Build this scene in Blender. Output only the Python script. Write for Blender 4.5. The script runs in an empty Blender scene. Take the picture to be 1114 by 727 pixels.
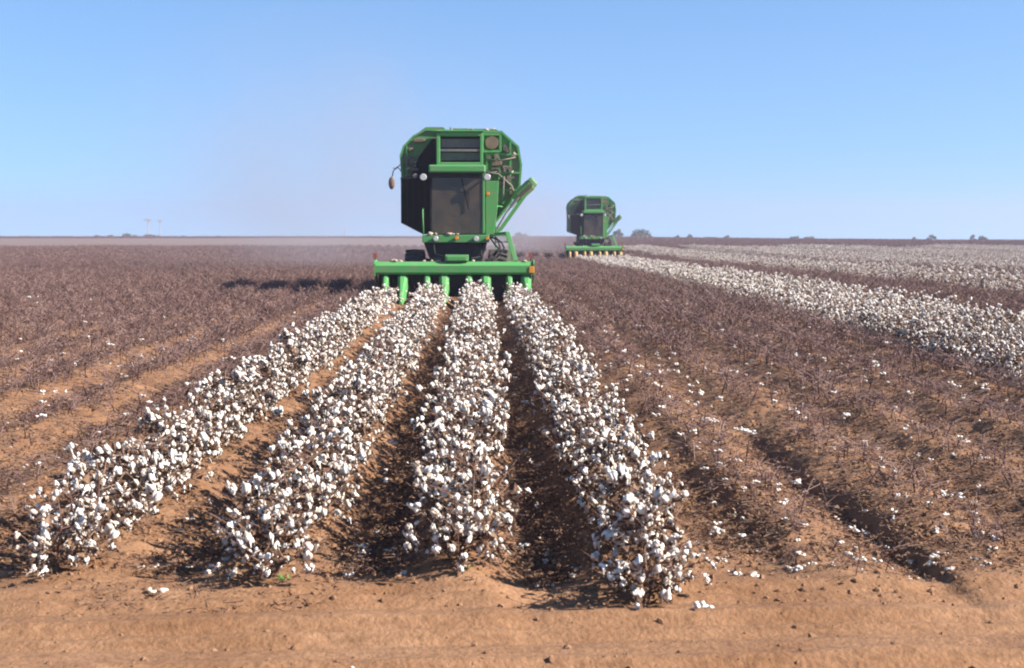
import bpy, math, random
import numpy as np
from mathutils import Vector, Matrix

RNG = np.random.default_rng(7)
random.seed(7)
scene = bpy.context.scene
col = scene.collection
PI = math.pi

# ------------------------------------------------------------------ helpers
def tag(o, label=None, cat=None, group=None, kind=None):
    if label: o['label'] = label
    if cat: o['category'] = cat
    if group: o['group'] = group
    if kind: o['kind'] = kind
    return o

def empty(name, loc=(0, 0, 0), rz=0.0):
    o = bpy.data.objects.new(name, None)
    o.empty_display_size = 0.2
    o.location = loc
    o.rotation_euler = (0, 0, rz)
    col.objects.link(o)
    return o

class MB:
    """collects geometry, builds one mesh"""
    def __init__(self):
        self.v = []; self.f = []; self.m = []; self.n = 0
    def add(self, verts, faces, mi=0):
        verts = np.asarray(verts, dtype=float)
        self.v.append(verts)
        for f in faces: self.f.append(tuple(int(i) + self.n for i in f))
        self.m.extend([mi] * len(faces))
        self.n += len(verts)
        return self
    def merge(self, other, M=None, mi=None):
        vs = np.concatenate(other.v) if other.v else np.zeros((0, 3))
        if M is not None:
            R = np.array(M.to_3x3()); t = np.array(M.translation)
            vs = vs @ R.T + t
        self.v.append(vs)
        n = self.n
        self.f.extend([tuple(i + n for i in f) for f in other.f])
        self.m.extend(other.m if mi is None else [mi] * len(other.f))
        self.n += len(vs)
        return self
    def box(self, x0, x1, y0, y1, z0, z1, mi=0):
        v = [(x, y, z) for z in (z0, z1) for y in (y0, y1) for x in (x0, x1)]
        f = [(0, 2, 3, 1), (4, 5, 7, 6), (0, 1, 5, 4), (2, 6, 7, 3), (0, 4, 6, 2), (1, 3, 7, 5)]
        return self.add(v, f, mi)
    def prism(self, pts, y0, y1, mi=0, axis='y'):
        """polygon pts (a,b) extruded along axis. axis y: (x,z); axis x: (y,z)"""
        n = len(pts)
        if axis == 'y':
            v = [(a, y0, b) for a, b in pts] + [(a, y1, b) for a, b in pts]
        else:
            v = [(y0, a, b) for a, b in pts] + [(y1, a, b) for a, b in pts]
        f = [tuple(range(n)), tuple(range(2 * n - 1, n - 1, -1))]
        for i in range(n):
            j = (i + 1) % n
            f.append((j, i, i + n, j + n))
        return self.add(v, f, mi)
    def tube(self, pts, r, n=8, mi=0, cap=True):
        pts = [Vector(p) for p in pts]
        rs = r if isinstance(r, (list, tuple)) else [r] * len(pts)
        v = []; up = None
        for i, p in enumerate(pts):
            if i == 0: d = pts[1] - p
            elif i == len(pts) - 1: d = p - pts[i - 1]
            else: d = pts[i + 1] - pts[i - 1]
            d.normalize()
            if up is None:
                up = Vector((0, 0, 1)) if abs(d.z) < 0.9 else Vector((1, 0, 0))
            a = d.cross(up)
            if a.length < 1e-4: a = d.cross(Vector((0, 1, 0)))
            a.normalize(); b = a.cross(d); b.normalize(); up = b
            for k in range(n):
                t = 2 * PI * k / n
                q = p + (a * math.cos(t) + b * math.sin(t)) * rs[i]
                v.append(tuple(q))
        f = []
        for i in range(len(pts) - 1):
            for k in range(n):
                k2 = (k + 1) % n
                f.append((i * n + k, i * n + k2, (i + 1) * n + k2, (i + 1) * n + k))
        if cap:
            f.append(tuple(range(n - 1, -1, -1)))
            f.append(tuple((len(pts) - 1) * n + k for k in range(n)))
        return self.add(v, f, mi)
    def bar(self, p, q, w, h, mi=0):
        """rectangular bar between two points"""
        p = Vector(p); q = Vector(q); d = (q - p).normalized()
        up = Vector((0, 1, 0)) if abs(d.y) < 0.9 else Vector((0, 0, 1))
        a = d.cross(up).normalized() * w / 2; b = a.cross(d).normalized() * h / 2
        v = [tuple(c + s * a + t * b) for c in (p, q) for s, t in ((-1, -1), (1, -1), (1, 1), (-1, 1))]
        f = [(3, 2, 1, 0), (4, 5, 6, 7)] + [(i, (i + 1) % 4, (i + 1) % 4 + 4, i + 4) for i in range(4)]
        return self.add(v, f, mi)
    def lathe(self, prof, c, n=32, mi=0):
        """prof: (x offset, radius) about an x-axis through c, closed"""
        v = []; m = len(prof)
        for k in range(n):
            t = 2 * PI * k / n
            for x, r in prof:
                v.append((c[0] + x, c[1] + r * math.cos(t), c[2] + r * math.sin(t)))
        f = []
        for k in range(n):
            k2 = (k + 1) % n
            for i in range(m - 1):
                f.append((k * m + i, k * m + i + 1, k2 * m + i + 1, k2 * m + i))
        return self.add(v, f, mi)
    def mesh(self, name, mats, smooth=False):
        me = bpy.data.meshes.new(name)
        vs = np.concatenate(self.v) if self.v else np.zeros((0, 3))
        me.from_pydata(vs.tolist(), [], self.f)
        for m in (mats if isinstance(mats, (list, tuple)) else [mats]): me.materials.append(m)
        if any(self.m): me.polygons.foreach_set('material_index', self.m)
        if smooth: me.polygons.foreach_set('use_smooth', [True] * len(me.polygons))
        me.update()
        return me
    def build(self, name, mats, parent=None, smooth=False, bevel=0):
        me = self.mesh(name, mats, smooth)
        o = bpy.data.objects.new(name, me)
        col.objects.link(o)
        if parent: o.parent = parent
        if bevel:
            b = o.modifiers.new('bevel', 'BEVEL'); b.width = bevel; b.segments = 2; b.limit_method = 'ANGLE'
        return o

KIDS = {}
def copy_tree(o, parent=None):
    c = o.copy(); col.objects.link(c)
    if parent: c.parent = parent
    for ch in list(o.children): copy_tree(ch, c)
    return c

# --- value noise in numpy
LAT = RNG.random((256, 256))
def vnoise(x, y, s=1.0, off=0.0):
    x = np.asarray(x) * s + off * 17.3 + 1000.0; y = np.asarray(y) * s + off * 9.1 + 1000.0
    xi = np.floor(x).astype(int); yi = np.floor(y).astype(int)
    fx = x - xi; fy = y - yi
    fx = fx * fx * (3 - 2 * fx); fy = fy * fy * (3 - 2 * fy)
    a = LAT[xi & 255, yi & 255]; b = LAT[(xi + 1) & 255, yi & 255]
    c = LAT[xi & 255, (yi + 1) & 255]; d = LAT[(xi + 1) & 255, (yi + 1) & 255]
    return (a + (b - a) * fx) * (1 - fy) + (c + (d - c) * fx) * fy - 0.5

def sstep(a, b, x):
    t = np.clip((np.asarray(x, dtype=float) - a) / (b - a), 0, 1)
    return t * t * (3 - 2 * t)

# ------------------------------------------------------------------ materials
def mat(name, base=(.5, .5, .5), rough=0.8, metal=0.0, spec=0.5):
    m = bpy.data.materials.new(name); m.use_nodes = True
    b = m.node_tree.nodes['Principled BSDF']
    b.inputs['Base Color'].default_value = (*base, 1)
    b.inputs['Roughness'].default_value = rough
    b.inputs['Metallic'].default_value = metal
    b.inputs['Specular IOR Level'].default_value = spec
    return m

def N(m, t, **kw):
    n = m.node_tree.nodes.new(t)
    for k, v in kw.items(): setattr(n, k, v)
    return n
def L(m, a, b): m.node_tree.links.new(a, b)

def noise_col(m, cols, scale=5, detail=6, rough=0.6, lo=0.35, hi=0.65, coord='Object', vec=None):
    """base colour from a noise -> ramp; returns the ramp"""
    tc = N(m, 'ShaderNodeTexCoord')
    nz = N(m, 'ShaderNodeTexNoise'); nz.inputs['Scale'].default_value = scale
    nz.inputs['Detail'].default_value = detail; nz.inputs['Roughness'].default_value = rough
    if vec is not None: L(m, vec, nz.inputs['Vector'])
    elif coord == 'World':
        g = N(m, 'ShaderNodeNewGeometry'); L(m, g.outputs['Position'], nz.inputs['Vector'])
    else: L(m, tc.outputs[coord], nz.inputs['Vector'])
    r = N(m, 'ShaderNodeValToRGB'); e = r.color_ramp.elements
    e[0].position = lo; e[0].color = (*cols[0], 1); e[1].position = hi; e[1].color = (*cols[-1], 1)
    for i, c in enumerate(cols[1:-1]):
        x = e.new(lo + (hi - lo) * (i + 1) / (len(cols) - 1)); x.color = (*c, 1)
    L(m, nz.outputs['Fac'], r.inputs['Fac'])
    L(m, r.outputs['Color'], m.node_tree.nodes['Principled BSDF'].inputs['Base Color'])
    return r, nz

def rand_tint(m, cols, scale=7):
    """world-position noise so that repeats of one mesh differ"""
    return noise_col(m, cols, scale=scale, detail=2, coord='World')

# paint and metal of the machines
M = {}
def dusty(name, base, dust=(.30, .21, .14), lo=.45, hi=.75, scale=3.5, rough=.45):
    m = mat(name, base, rough)
    r, nz = noise_col(m, [base, tuple(.6 * b + .4 * d for b, d in zip(base, dust)), dust], scale=scale, detail=9, rough=.75, lo=lo, hi=hi)
    rr = N(m, 'ShaderNodeMapRange'); rr.inputs['To Min'].default_value = rough; rr.inputs['To Max'].default_value = .95
    L(m, nz.outputs['Fac'], rr.inputs['Value']); L(m, rr.outputs['Result'], m.node_tree.nodes['Principled BSDF'].inputs['Roughness'])
    return m
M['green'] = dusty('green_paint', (.054, .255, .058), dust=(.21, .17, .12), lo=.44, hi=.86, scale=4.5, rough=.55)
M['green_dirty'] = dusty('green_paint_dirty', (.050, .245, .055), dust=(.17, .13, .095), lo=.42, hi=.60, scale=6.5, rough=.7)
M['black'] = dusty('black_steel', (.012, .014, .015), dust=(.09, .07, .055), lo=.5, hi=1.0)
M['screen'] = dusty('black_screen', (.006, .010, .009), dust=(.035, .035, .03), lo=.5, hi=1.1, rough=.85)
M['screen'].node_tree.nodes['Principled BSDF'].inputs['Specular IOR Level'].default_value = .08
M['black'].node_tree.nodes['Principled BSDF'].inputs['Specular IOR Level'].default_value = .15
M['grey_screen'] = dusty('grey_screen', (.10, .10, .095), dust=(.26, .2, .16), lo=.4, hi=.8)
M['rubber'] = dusty('rubber', (.016, .016, .016), dust=(.16, .10, .065), lo=.4, hi=.9, rough=.8)
M['rim'] = dusty('yellow_rim', (.5, .33, .03), lo=.45, hi=.9)
M['tan_divider'] = dusty('dusty_yellow_paint', (.45, .28, .07), dust=(.36, .24, .14), lo=.4, hi=.7)
M['amber'] = mat('amber_lens', (.6, .22, .02), .35)
M['red'] = mat('red_lens', (.28, .07, .04), .5)
M['lamp'] = mat('lamp_lens', (.45, .44, .41), .15)
M['seat'] = mat('seat_cloth', (.06, .05, .04), .9)
M['brown'] = dusty('rusty_brown', (.12, .07, .045), lo=.4, hi=.9)
def glass():
    m = bpy.data.materials.new('dusty_glass'); m.use_nodes = True
    nt = m.node_tree; nt.nodes.clear()
    out = N(m, 'ShaderNodeOutputMaterial'); tr = N(m, 'ShaderNodeBsdfTransparent'); tr.inputs[0].default_value = (.55, .58, .55, 1)
    gl = N(m, 'ShaderNodeBsdfGlossy'); gl.inputs['Roughness'].default_value = .08; gl.inputs[0].default_value = (.8, .8, .8, 1)
    df = N(m, 'ShaderNodeBsdfDiffuse'); df.inputs[0].default_value = (.17, .12, .08, 1)
    fr = N(m, 'ShaderNodeFresnel'); a = N(m, 'ShaderNodeMixShader'); b = N(m, 'ShaderNodeMixShader')
    tc = N(m, 'ShaderNodeTexCoord'); nz = N(m, 'ShaderNodeTexNoise'); nz.inputs['Scale'].default_value = 2.5; nz.inputs['Detail'].default_value = 6
    mr = N(m, 'ShaderNodeMapRange'); mr.inputs['From Min'].default_value = .3; mr.inputs['From Max'].default_value = .75
    mr.inputs['To Min'].default_value = .16; mr.inputs['To Max'].default_value = .55
    L(m, tc.outputs['Object'], nz.inputs['Vector']); L(m, nz.outputs['Fac'], mr.inputs['Value'])
    L(m, fr.outputs[0], a.inputs[0]); L(m, tr.outputs[0], a.inputs[1]); L(m, gl.outputs[0], a.inputs[2])
    L(m, mr.outputs[0], b.inputs[0]); L(m, a.outputs[0], b.inputs[1]); L(m, df.outputs[0], b.inputs[2])
    L(m, b.outputs[0], out.inputs[0])
    return m
M['glass'] = glass()
M['dark_clutter'] = dusty('dark_fittings', (.04, .05, .035), dust=(.26, .19, .14), lo=.4, hi=.62, scale=9)
M['caught'] = mat('caught_lint', (.36, .29, .22), 1.0, spec=.1)

# plants
M['lint'] = mat('cotton_lint', (.80, .78, .74), 1.0, spec=.1)
rand_tint(M['lint'], [(.42, .32, .24), (.64, .58, .51), (.74, .70, .64)], 24)
M['lint'].node_tree.nodes['Principled BSDF'].inputs['Sheen Weight'].default_value = .2
M['twig'] = mat('dry_twig', (.2, .12, .09), .9, spec=.15)
rand_tint(M['twig'], [(0.0935, 0.0467, 0.0340), (0.1700, 0.0978, 0.0680), (0.2380, 0.1530, 0.1020)], 6)
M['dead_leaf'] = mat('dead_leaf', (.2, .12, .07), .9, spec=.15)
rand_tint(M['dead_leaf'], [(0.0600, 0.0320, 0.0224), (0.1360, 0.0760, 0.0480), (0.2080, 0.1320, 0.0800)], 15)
M['stubble'] = mat('stripped_stalk', (.2, .12, .09), .9, spec=.15)
rand_tint(M['stubble'], [(0.0918, 0.0515, 0.0448), (0.1512, 0.0918, 0.0795), (0.2240, 0.1456, 0.1176)], 3)
M['leaf'] = mat('mesquite_leaf', (.07, .09, .035), .8)
rand_tint(M['leaf'], [(.05, .06, .028), (.09, .11, .045), (.14, .15, .07)], 1.2)
M['bark'] = mat('bark', (.12, .09, .07), .95)
M['pole'] = mat('weathered_pole', (.42, .34, .26), .9)
M['weed'] = mat('green_weed', (.08, .2, .03), .7)

# ------------------------------------------------------------------ terrain
CAM_H = 1.82
ROWS = [-2.16, -1.08, -0.10, 0.86]
ROW_START = {0: 7.42, 1: 7.25, 2: 7.28, 3: 6.78}
BLOCK = [6.45, 7.4, 8.35, 9.3]

def crest(x):
    return 343 - 98 * sstep(10, 85, x)
def far_height(x, y):
    g = -0.40 * sstep(30, 95, y)
    c = crest(x)
    d = np.maximum(0, y - c + 30)
    return g - np.minimum(0.02 * d * sstep(0, 60, d), 45.0)
def bed_phase(x):
    """distance to the nearest planted row line; rows follow the four standing rows, then 0.95-1 m spacing"""
    return 0.5 - 0.5 * np.cos(2 * PI * (x + 0.13 - 0.02 * x * (np.abs(x) < 0)) / 0.985)
def row_xs(lo, hi):
    return [ -0.13 + 0.985 * k for k in range(math.ceil((lo + .13) / .985), math.floor((hi + .13) / .985) + 1)]

def ground_h(x, y):
    x = np.asarray(x, dtype=float); y = np.asarray(y, dtype=float)
    h = far_height(x, y)
    edge = 7.05 + 0.7 * vnoise(x, y * 0, .9, 3) + .35 * vnoise(x, y, 3, 5)
    fld = sstep(-.5, 1.5, y - edge)                        # inside the field
    fade = 1 - sstep(45, 110, y)
    # raised beds and furrows
    bedamp = 0.10 + .09 * np.exp(-((x + .3) / 1.3) ** 2)
    bedamp = bedamp + .05 * np.exp(-((x + .1) / 1.0) ** 2)
    h = h + fld * fade * (bedamp + .05 * np.exp(-((x + .2) / .9) ** 2)) * (0.5 - bed_phase(x))
    # small clods, rougher in the furrows
    rough = (0.25 + 0.75 * fld)
    h = h + fade * rough * (0.060 * vnoise(x, y, 2.1, 1) + 0.040 * vnoise(x, y, 5.5, 2)
                            + (.3 + .7 * fld) * (0.040 * np.maximum(vnoise(x, y, 12, 4), -.1) + 0.024 * vnoise(x, y, 26, 6)))
    h = h + fade * (1 - fld) * .022 * vnoise(x * .22, y * 3.0, 2.2, 14)
    # wheel track with a steep wall running beside the harvested rows on the right
    wob = 0.05 * vnoise(x * 0, y, .9, 8)
    d = x - (2.40 + wob)
    h = h + fade * sstep(6.2, 8.2, y) * (1 - sstep(9, 15, y)) * (-0.055 * sstep(-0.30, -0.02, d) * (1 - sstep(0.0, 0.07, d)) + .035 * sstep(0, .07, d) * (1 - sstep(.15, .5, d)))
    d2 = x - (1.62 + wob)
    h = h + fade * sstep(7.2, 7.9, y) * (1 - sstep(10, 16, y)) * (-0.05 * sstep(-0.25, -0.05, d2) * (1 - sstep(0.0, 0.12, d2)))
    # headland: soft wheel ruts across
    head = 1 - fld
    for y0, a in ((6.95, .022), (6.75, .022), (6.40, .034), (6.22, .03), (5.75, .036), (5.2, .03)):
        yy = y - (y0 + .10 * np.sin(x * .55 + y0) + .05 * vnoise(x, x * 0, .8, y0))
        h = h - head * a * np.exp(-(yy / .07) ** 2) + head * a * .6 * np.exp(-((yy - .13) / .06) ** 2)
    r = np.abs(np.hypot(x - 3.2, y - 7.3) - 1.05)          # curved tread mark at the lower right
    h = h - head * sstep(2.2, 2.8, x) * .02 * np.exp(-(r / .05) ** 2) * (.6 + .4 * np.sin(40 * np.arctan2(y - 7.3, x - 3.2)))
    return h

def gz(x, y): return float(ground_h(np.array([x]), np.array([y]))[0])

def make_ground():
    xs = [0.0]; s = .035
    while xs[-1] < 1500:
        if xs[-1] > 8: s *= 1.045
        xs.append(xs[-1] + s)
    xs = np.array(xs); xs = np.concatenate([-xs[:0:-1], xs])
    ys = [-40., -20, -8, -2, 1, 3, 4]; y = 4.0
    while y < 3500:
        y += max(.03, .0042 * y) if y < 120 else .02 * y
        ys.append(y)
    ys = np.array(ys)
    X, Y = np.meshgrid(xs, ys)
    Z = ground_h(X, Y)
    nx, ny = len(xs), len(ys)
    me = bpy.data.meshes.new('ground')
    co = np.stack([X, Y, Z], -1).reshape(-1, 3).astype(np.float32)
    i = np.arange(nx - 1)[None, :] + (np.arange(ny - 1) * nx)[:, None]
    q = np.stack([i, i + 1, i + nx + 1, i + nx], -1).reshape(-1, 4)
    me.vertices.add(len(co)); me.vertices.foreach_set('co', co.ravel())
    nf = len(q)
    me.loops.add(nf * 4); me.loops.foreach_set('vertex_index', q.ravel().astype(np.int32))
    me.polygons.add(nf); me.polygons.foreach_set('loop_start', np.arange(0, nf * 4, 4, dtype=np.int32))
    me.polygons.foreach_set('loop_total', np.full(nf, 4, dtype=np.int32))
    me.polygons.foreach_set('use_smooth', np.ones(nf, dtype=bool))
    me.update(calc_edges=True)
    m = mat('soil', (.42, .24, .13), .95, spec=.2)
    b = m.node_tree.nodes['Principled BSDF']
    g = N(m, 'ShaderNodeNewGeometry')
    # three scales of soil colour
    def ramp(scale, detail, cols, lo, hi, sx=1):
        nz = N(m, 'ShaderNodeTexNoise'); nz.inputs['Scale'].default_value = scale; nz.inputs['Detail'].default_value = detail
        nz.inputs['Roughness'].default_value = .65
        if sx != 1:
            mp = N(m, 'ShaderNodeMapping'); mp.inputs['Scale'].default_value = sx; L(m, g.outputs['Position'], mp.inputs['Vector']); L(m, mp.outputs[0], nz.inputs['Vector'])
        else: L(m, g.outputs['Position'], nz.inputs['Vector'])
        r = N(m, 'ShaderNodeValToRGB'); e = r.color_ramp.elements
        e[0].position = lo; e[0].color = (*cols[0], 1); e[1].position = hi; e[1].color = (*cols[1], 1)
        L(m, nz.outputs['Fac'], r.inputs['Fac']); return r, nz
    a, _ = ramp(1.1, 8, [(.198, .100, .049), (.275, .153, .084)], .35, .65)
    c, cn = ramp(18, 6, [(.62, .58, .54), (1.12, 1.10, 1.06)], .30, .66)
    mul = N(m, 'ShaderNodeMix', data_type='RGBA', blend_type='MULTIPLY'); mul.inputs['Factor'].default_value = 1
    L(m, a.outputs[0], mul.inputs['A']); L(m, c.outputs[0], mul.inputs['B'])
    # brown litter of crushed leaves and burs inside the field
    sep = N(m, 'ShaderNodeSeparateXYZ'); L(m, g.outputs['Position'], sep.inputs[0])
    mr = N(m, 'ShaderNodeMapRange'); mr.inputs['From Min'].default_value = 7.4; mr.inputs['From Max'].default_value = 8.8
    en = N(m, 'ShaderNodeTexNoise'); en.inputs['Scale'].default_value = 1.7; en.inputs['Detail'].default_value = 5; L(m, g.outputs['Position'], en.inputs['Vector'])
    ea = N(m, 'ShaderNodeMath', operation='MULTIPLY_ADD'); L(m, en.outputs['Fac'], ea.inputs[0]); ea.inputs[1].default_value = 3.0; L(m, sep.outputs['Y'], ea.inputs[2])
    eb = N(m, 'ShaderNodeMath', operation='SUBTRACT'); L(m, ea.outputs[0], eb.inputs[0]); eb.inputs[1].default_value = 1.2
    L(m, eb.outputs[0], mr.inputs['Value'])
    lt, ln = ramp(9, 8, [(0, 0, 0), (1, 1, 1)], .47, .60)
    mm = N(m, 'ShaderNodeMath', operation='MULTIPLY'); L(m, mr.outputs[0], mm.inputs[0]); L(m, lt.outputs[0], mm.inputs[1])
    mm2 = N(m, 'ShaderNodeMath', operation='MULTIPLY'); L(m, mm.outputs[0], mm2.inputs[0]); mm2.inputs[1].default_value = .62
    mix = N(m, 'ShaderNodeMix', data_type='RGBA'); L(m, mm2.outputs[0], mix.inputs['Factor'])
    L(m, mul.outputs['Result'], mix.inputs['A']); mix.inputs['B'].default_value = (0.1148, 0.0663, 0.0450, 1)
    # far fields: browner plough land; a pale fallow field at the far left
    mf = N(m, 'ShaderNodeMapRange'); mf.inputs['From Min'].default_value = 60; mf.inputs['From Max'].default_value = 120
    L(m, sep.outputs['Y'], mf.inputs['Value'])
    mix2 = N(m, 'ShaderNodeMix', data_type='RGBA'); L(m, mf.outputs[0], mix2.inputs['Factor'])
    L(m, mix.outputs['Result'], mix2.inputs['A']); mix2.inputs['B'].default_value = (0.1230, 0.0738, 0.0558, 1)
    p1 = N(m, 'ShaderNodeMath', operation='GREATER_THAN'); L(m, sep.outputs['Y'], p1.inputs[0]); p1.inputs[1].default_value = 158
    p2 = N(m, 'ShaderNodeMath', operation='LESS_THAN'); L(m, sep.outputs['Y'], p2.inputs[0]); p2.inputs[1].default_value = 302
    p3 = N(m, 'ShaderNodeMath', operation='LESS_THAN'); L(m, sep.outputs['X'], p3.inputs[0]); p3.inputs[1].default_value = 6
    q1 = N(m, 'ShaderNodeMath', operation='MULTIPLY'); L(m, p1.outputs[0], q1.inputs[0]); L(m, p2.outputs[0], q1.inputs[1])
    q2 = N(m, 'ShaderNodeMath', operation='MULTIPLY'); L(m, q1.outputs[0], q2.inputs[0]); L(m, p3.outputs[0], q2.inputs[1])
    mix3 = N(m, 'ShaderNodeMix', data_type='RGBA'); L(m, q2.outputs[0], mix3.inputs['Factor'])
    L(m, mix2.outputs['Result'], mix3.inputs['A']); mix3.inputs['B'].default_value = (0.1722, 0.1230, 0.0984, 1)
    L(m, mix3.outputs['Result'], b.inputs['Base Color'])
    bp = N(m, 'ShaderNodeBump'); bp.inputs['Strength'].default_value = .5; bp.inputs['Distance'].default_value = .02
    nb = N(m, 'ShaderNodeTexNoise'); nb.inputs['Scale'].default_value = 45; nb.inputs['Detail'].default_value = 5
    L(m, g.outputs['Position'], nb.inputs['Vector']); L(m, nb.outputs['Fac'], bp.inputs['Height']); L(m, bp.outputs[0], b.inputs['Normal'])
    me.materials.append(m)
    o = bpy.data.objects.new('ground', me); col.objects.link(o)
    tag(o, kind='structure')
    return m
M['soil'] = make_ground()

# ------------------------------------------------------------------ plant meshes
def ico(sub=1):
    import bmesh
    bm = bmesh.new(); bmesh.ops.create_icosphere(bm, subdivisions=sub, radius=1)
    v = np.array([tuple(x.co) for x in bm.verts]); f = [tuple(x.index for x in p.verts) for p in bm.faces]
    bm.free(); return v, f
ICO1 = ico(1); ICO2 = ico(2)

def boll_mb(rng, hi=True):
    """an open boll: four or five fluffy locks hanging from a small brown bur; centre about the origin"""
    mb = MB(); v0, f0 = ICO2 if hi else ICO1
    n = int(rng.integers(3, 6)) if hi else 3
    stretch = rng.uniform(1.0, 1.9)
    for k in range(n):
        t = 2 * PI * k / n + rng.uniform(-.3, .3)
        ro = rng.uniform(.007, .014); c = np.array([math.cos(t) * ro, math.sin(t) * ro, rng.uniform(-.013, .010) - .006 * (stretch - 1)])
        r = rng.uniform(.007, .0145) if hi else rng.uniform(.0115, .016)
        v = v0.copy()
        bump = 1 + .50 * (rng.random(len(v)) - .5)
        v = v * bump[:, None] * r * np.array([1, 1, stretch * rng.uniform(.9, 1.3)]) + c
        mb.add(v, f0, 0)
    if hi:
        for k in range(int(rng.integers(0, 4))):     # stringy lock hanging out of the bur
            v = v0.copy() * (1 + .6 * (rng.random(len(v0)) - .5))[:, None] * (.0055, .0055, rng.uniform(.018, .034))
            mb.add(v + (rng.uniform(-.012, .012), rng.uniform(-.012, .012), -rng.uniform(.012, .03)), f0, 0)
        for k in range(4):        # bracts of the bur
            t = 2 * PI * k / 4 + .4
            d = np.array([math.cos(t), math.sin(t), 0]); s = np.array([-math.sin(t), math.cos(t), 0])
            b = np.array([0, 0, -.024 * stretch])
            mb.add([b, b + d * .026 + s * .012 + (0, 0, .004), b + d * .042 + (0, 0, .020), b + d * .026 - s * .012 + (0, 0, .004)], [(0, 1, 2, 3)], 1)
    return mb

def plant_mb(rng, H=.47, R=.33, nb=24, hi=True):
    """returns (stalk MB, list of boll (pos, scale, rotz, tilt))"""
    st = MB(); tips = []
    lean = rng.uniform(-.05, .05, 2)
    top = np.array([lean[0], lean[1], H * rng.uniform(.85, 1.0)])
    ns = 5 if hi else 3
    main = [np.array([0, 0, -.04]) + (top + (0, 0, .04)) * t + np.append(rng.uniform(-.012, .012, 2), 0) * (t > 0) for t in np.linspace(0, 1, 5)]
    st.tube([tuple(p) for p in main], [.008, .007, .006, .005, .003], ns, 0)
    nbr = 14 if hi else 9
    for i in range(nbr):
        t = rng.uniform(.12, .95); base = main[0] + (main[-1] - main[0]) * t
        a = i * 2.4 + rng.uniform(-.5, .5)
        ln = R * rng.uniform(.6, 1.1) * (1.1 - .55 * t)
        e = base + np.array([math.cos(a) * ln, math.sin(a) * ln, ln * rng.uniform(.15, .75)])
        e[2] = min(e[2], H * 1.02)
        mid = (base + e) / 2 + (0, 0, -.02) + rng.uniform(-.02, .02, 3)
        st.tube([tuple(base), tuple(mid), tuple(e)], [.0045, .0035, .002], ns, 0, cap=False)
        tips += [e, mid + rng.uniform(-.025, .025, 3) + (0, 0, .02), base * .35 + e * .65]
        for k in range(3 if hi else 1):
            q = mid + (e - mid) * rng.uniform(0, .8); w = q + rng.uniform(-1, 1, 3) * (.07, .07, .06)
            st.tube([tuple(q), tuple(w)], [.003, .0015], 3, 0, cap=False); tips.append(w)
    # dried leaves and burs
    for k in range(120 if hi else 80):
        t = tips[rng.integers(len(tips))] * rng.uniform(.35, 1.0) + rng.uniform(-.03, .03, 3)
        t[2] = max(t[2], .03)
        s = rng.uniform(.010, .021); q = rng.normal(size=(4, 3)) * s
        st.add([t + q[0], t + q[1], t + q[2], t + q[3]], [(0, 1, 2), (0, 2, 3)], 1)
    bolls = []
    for k in range(nb):
        if k < len(tips) * .8:
            p = tips[rng.integers(len(tips))] + rng.uniform(-.02, .02, 3)
        else:
            a = rng.uniform(0, 2 * PI); r = R * math.sqrt(rng.uniform(0, 1)); p = np.array([math.cos(a) * r, math.sin(a) * r, H * rng.uniform(.35, 1) * (1 - .4 * (r / R) ** 2)])
        p[2] = max(p[2] if k % 3 else p[2] * .6, .05)
        for other in bolls:         # keep them apart
            dlt = p - other[0]; dd = np.linalg.norm(dlt)
            if dd < .034: p = p + dlt / (dd + 1e-6) * (.034 - dd)
        bolls.append((p, rng.uniform(.5, 1.2), rng.uniform(0, 6.28), rng.uniform(-.9, .9, 2)))
    return st, bolls

rng = np.random.default_rng(11)
BOLL_HI = [boll_mb(rng, True) for _ in range(6)]
BOLL_LO = [boll_mb(rng, False) for _ in range(5)]
BOLL_MESH = [b.mesh('boll', [M['lint'], M['dead_leaf']], True) for b in BOLL_HI]
PLANTS_HI = [plant_mb(rng, H=rng.uniform(.42, .5), R=.37, nb=int(rng.integers(55, 66)), hi=True) for _ in range(7)]
STALK_MESH = [p[0].mesh('stalk', [M['twig'], M['dead_leaf']]) for p in PLANTS_HI]
def whole_plant(p, lo=True, scale_boll=1.0):
    mb = MB(); mb.merge(p[0])
    for pos, s, rz, tl in p[1]:
        b = (BOLL_LO if lo else BOLL_HI)[int(rz * 10) % 5]
        mm = Matrix.Translation(Vector(pos)) @ Matrix.Rotation(rz, 4, 'Z') @ Matrix.Rotation(tl[0], 4, 'X') @ Matrix.Scale(s * scale_boll, 4)
        o = MB(); o.merge(b, mm)
        o.m = [x + 0 if x == 1 else 2 for x in o.m]
        mb.merge(o)
    return mb
PLANT_MATS = [M['twig'], M['dead_leaf'], M['lint']]
PLANTS_MID = [whole_plant(p, False if i < 3 else False) for i, p in enumerate(PLANTS_HI)]
PLANT_MESH = [p.mesh('cotton_plant', PLANT_MATS, True) for p in PLANTS_MID]
PLANTS_LO = [whole_plant(plant_mb(rng, H=.46, R=.36, nb=36, hi=False), True, 1.1) for _ in range(6)]

# ------------------------------------------------------------------ where the cotton stands
def in_view(x, y, m=1.2):
    return -.325 * y - m < x < .37 * y + m
cot = []     # (x, y, row id)
for r, rx in enumerate(ROWS):
    y = ROW_START[r]
    while y < 33.35:
        cot.append((rx + rng.normal(0, .035), y, r)); y += rng.uniform(.25, .33)
for r, rx in enumerate(BLOCK):
    y = 12.0
    while y < 94:
        if in_view(rx, y, 1.5): cot.append((rx + rng.normal(0, .04), y, 4 + r))
        y += rng.uniform(.24, .32)
cot.sort(key=lambda c: c[1] if in_view(c[0], c[1], .2) else 1e3 + c[1])
single, rest = cot[:300], cot[300:]

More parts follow.
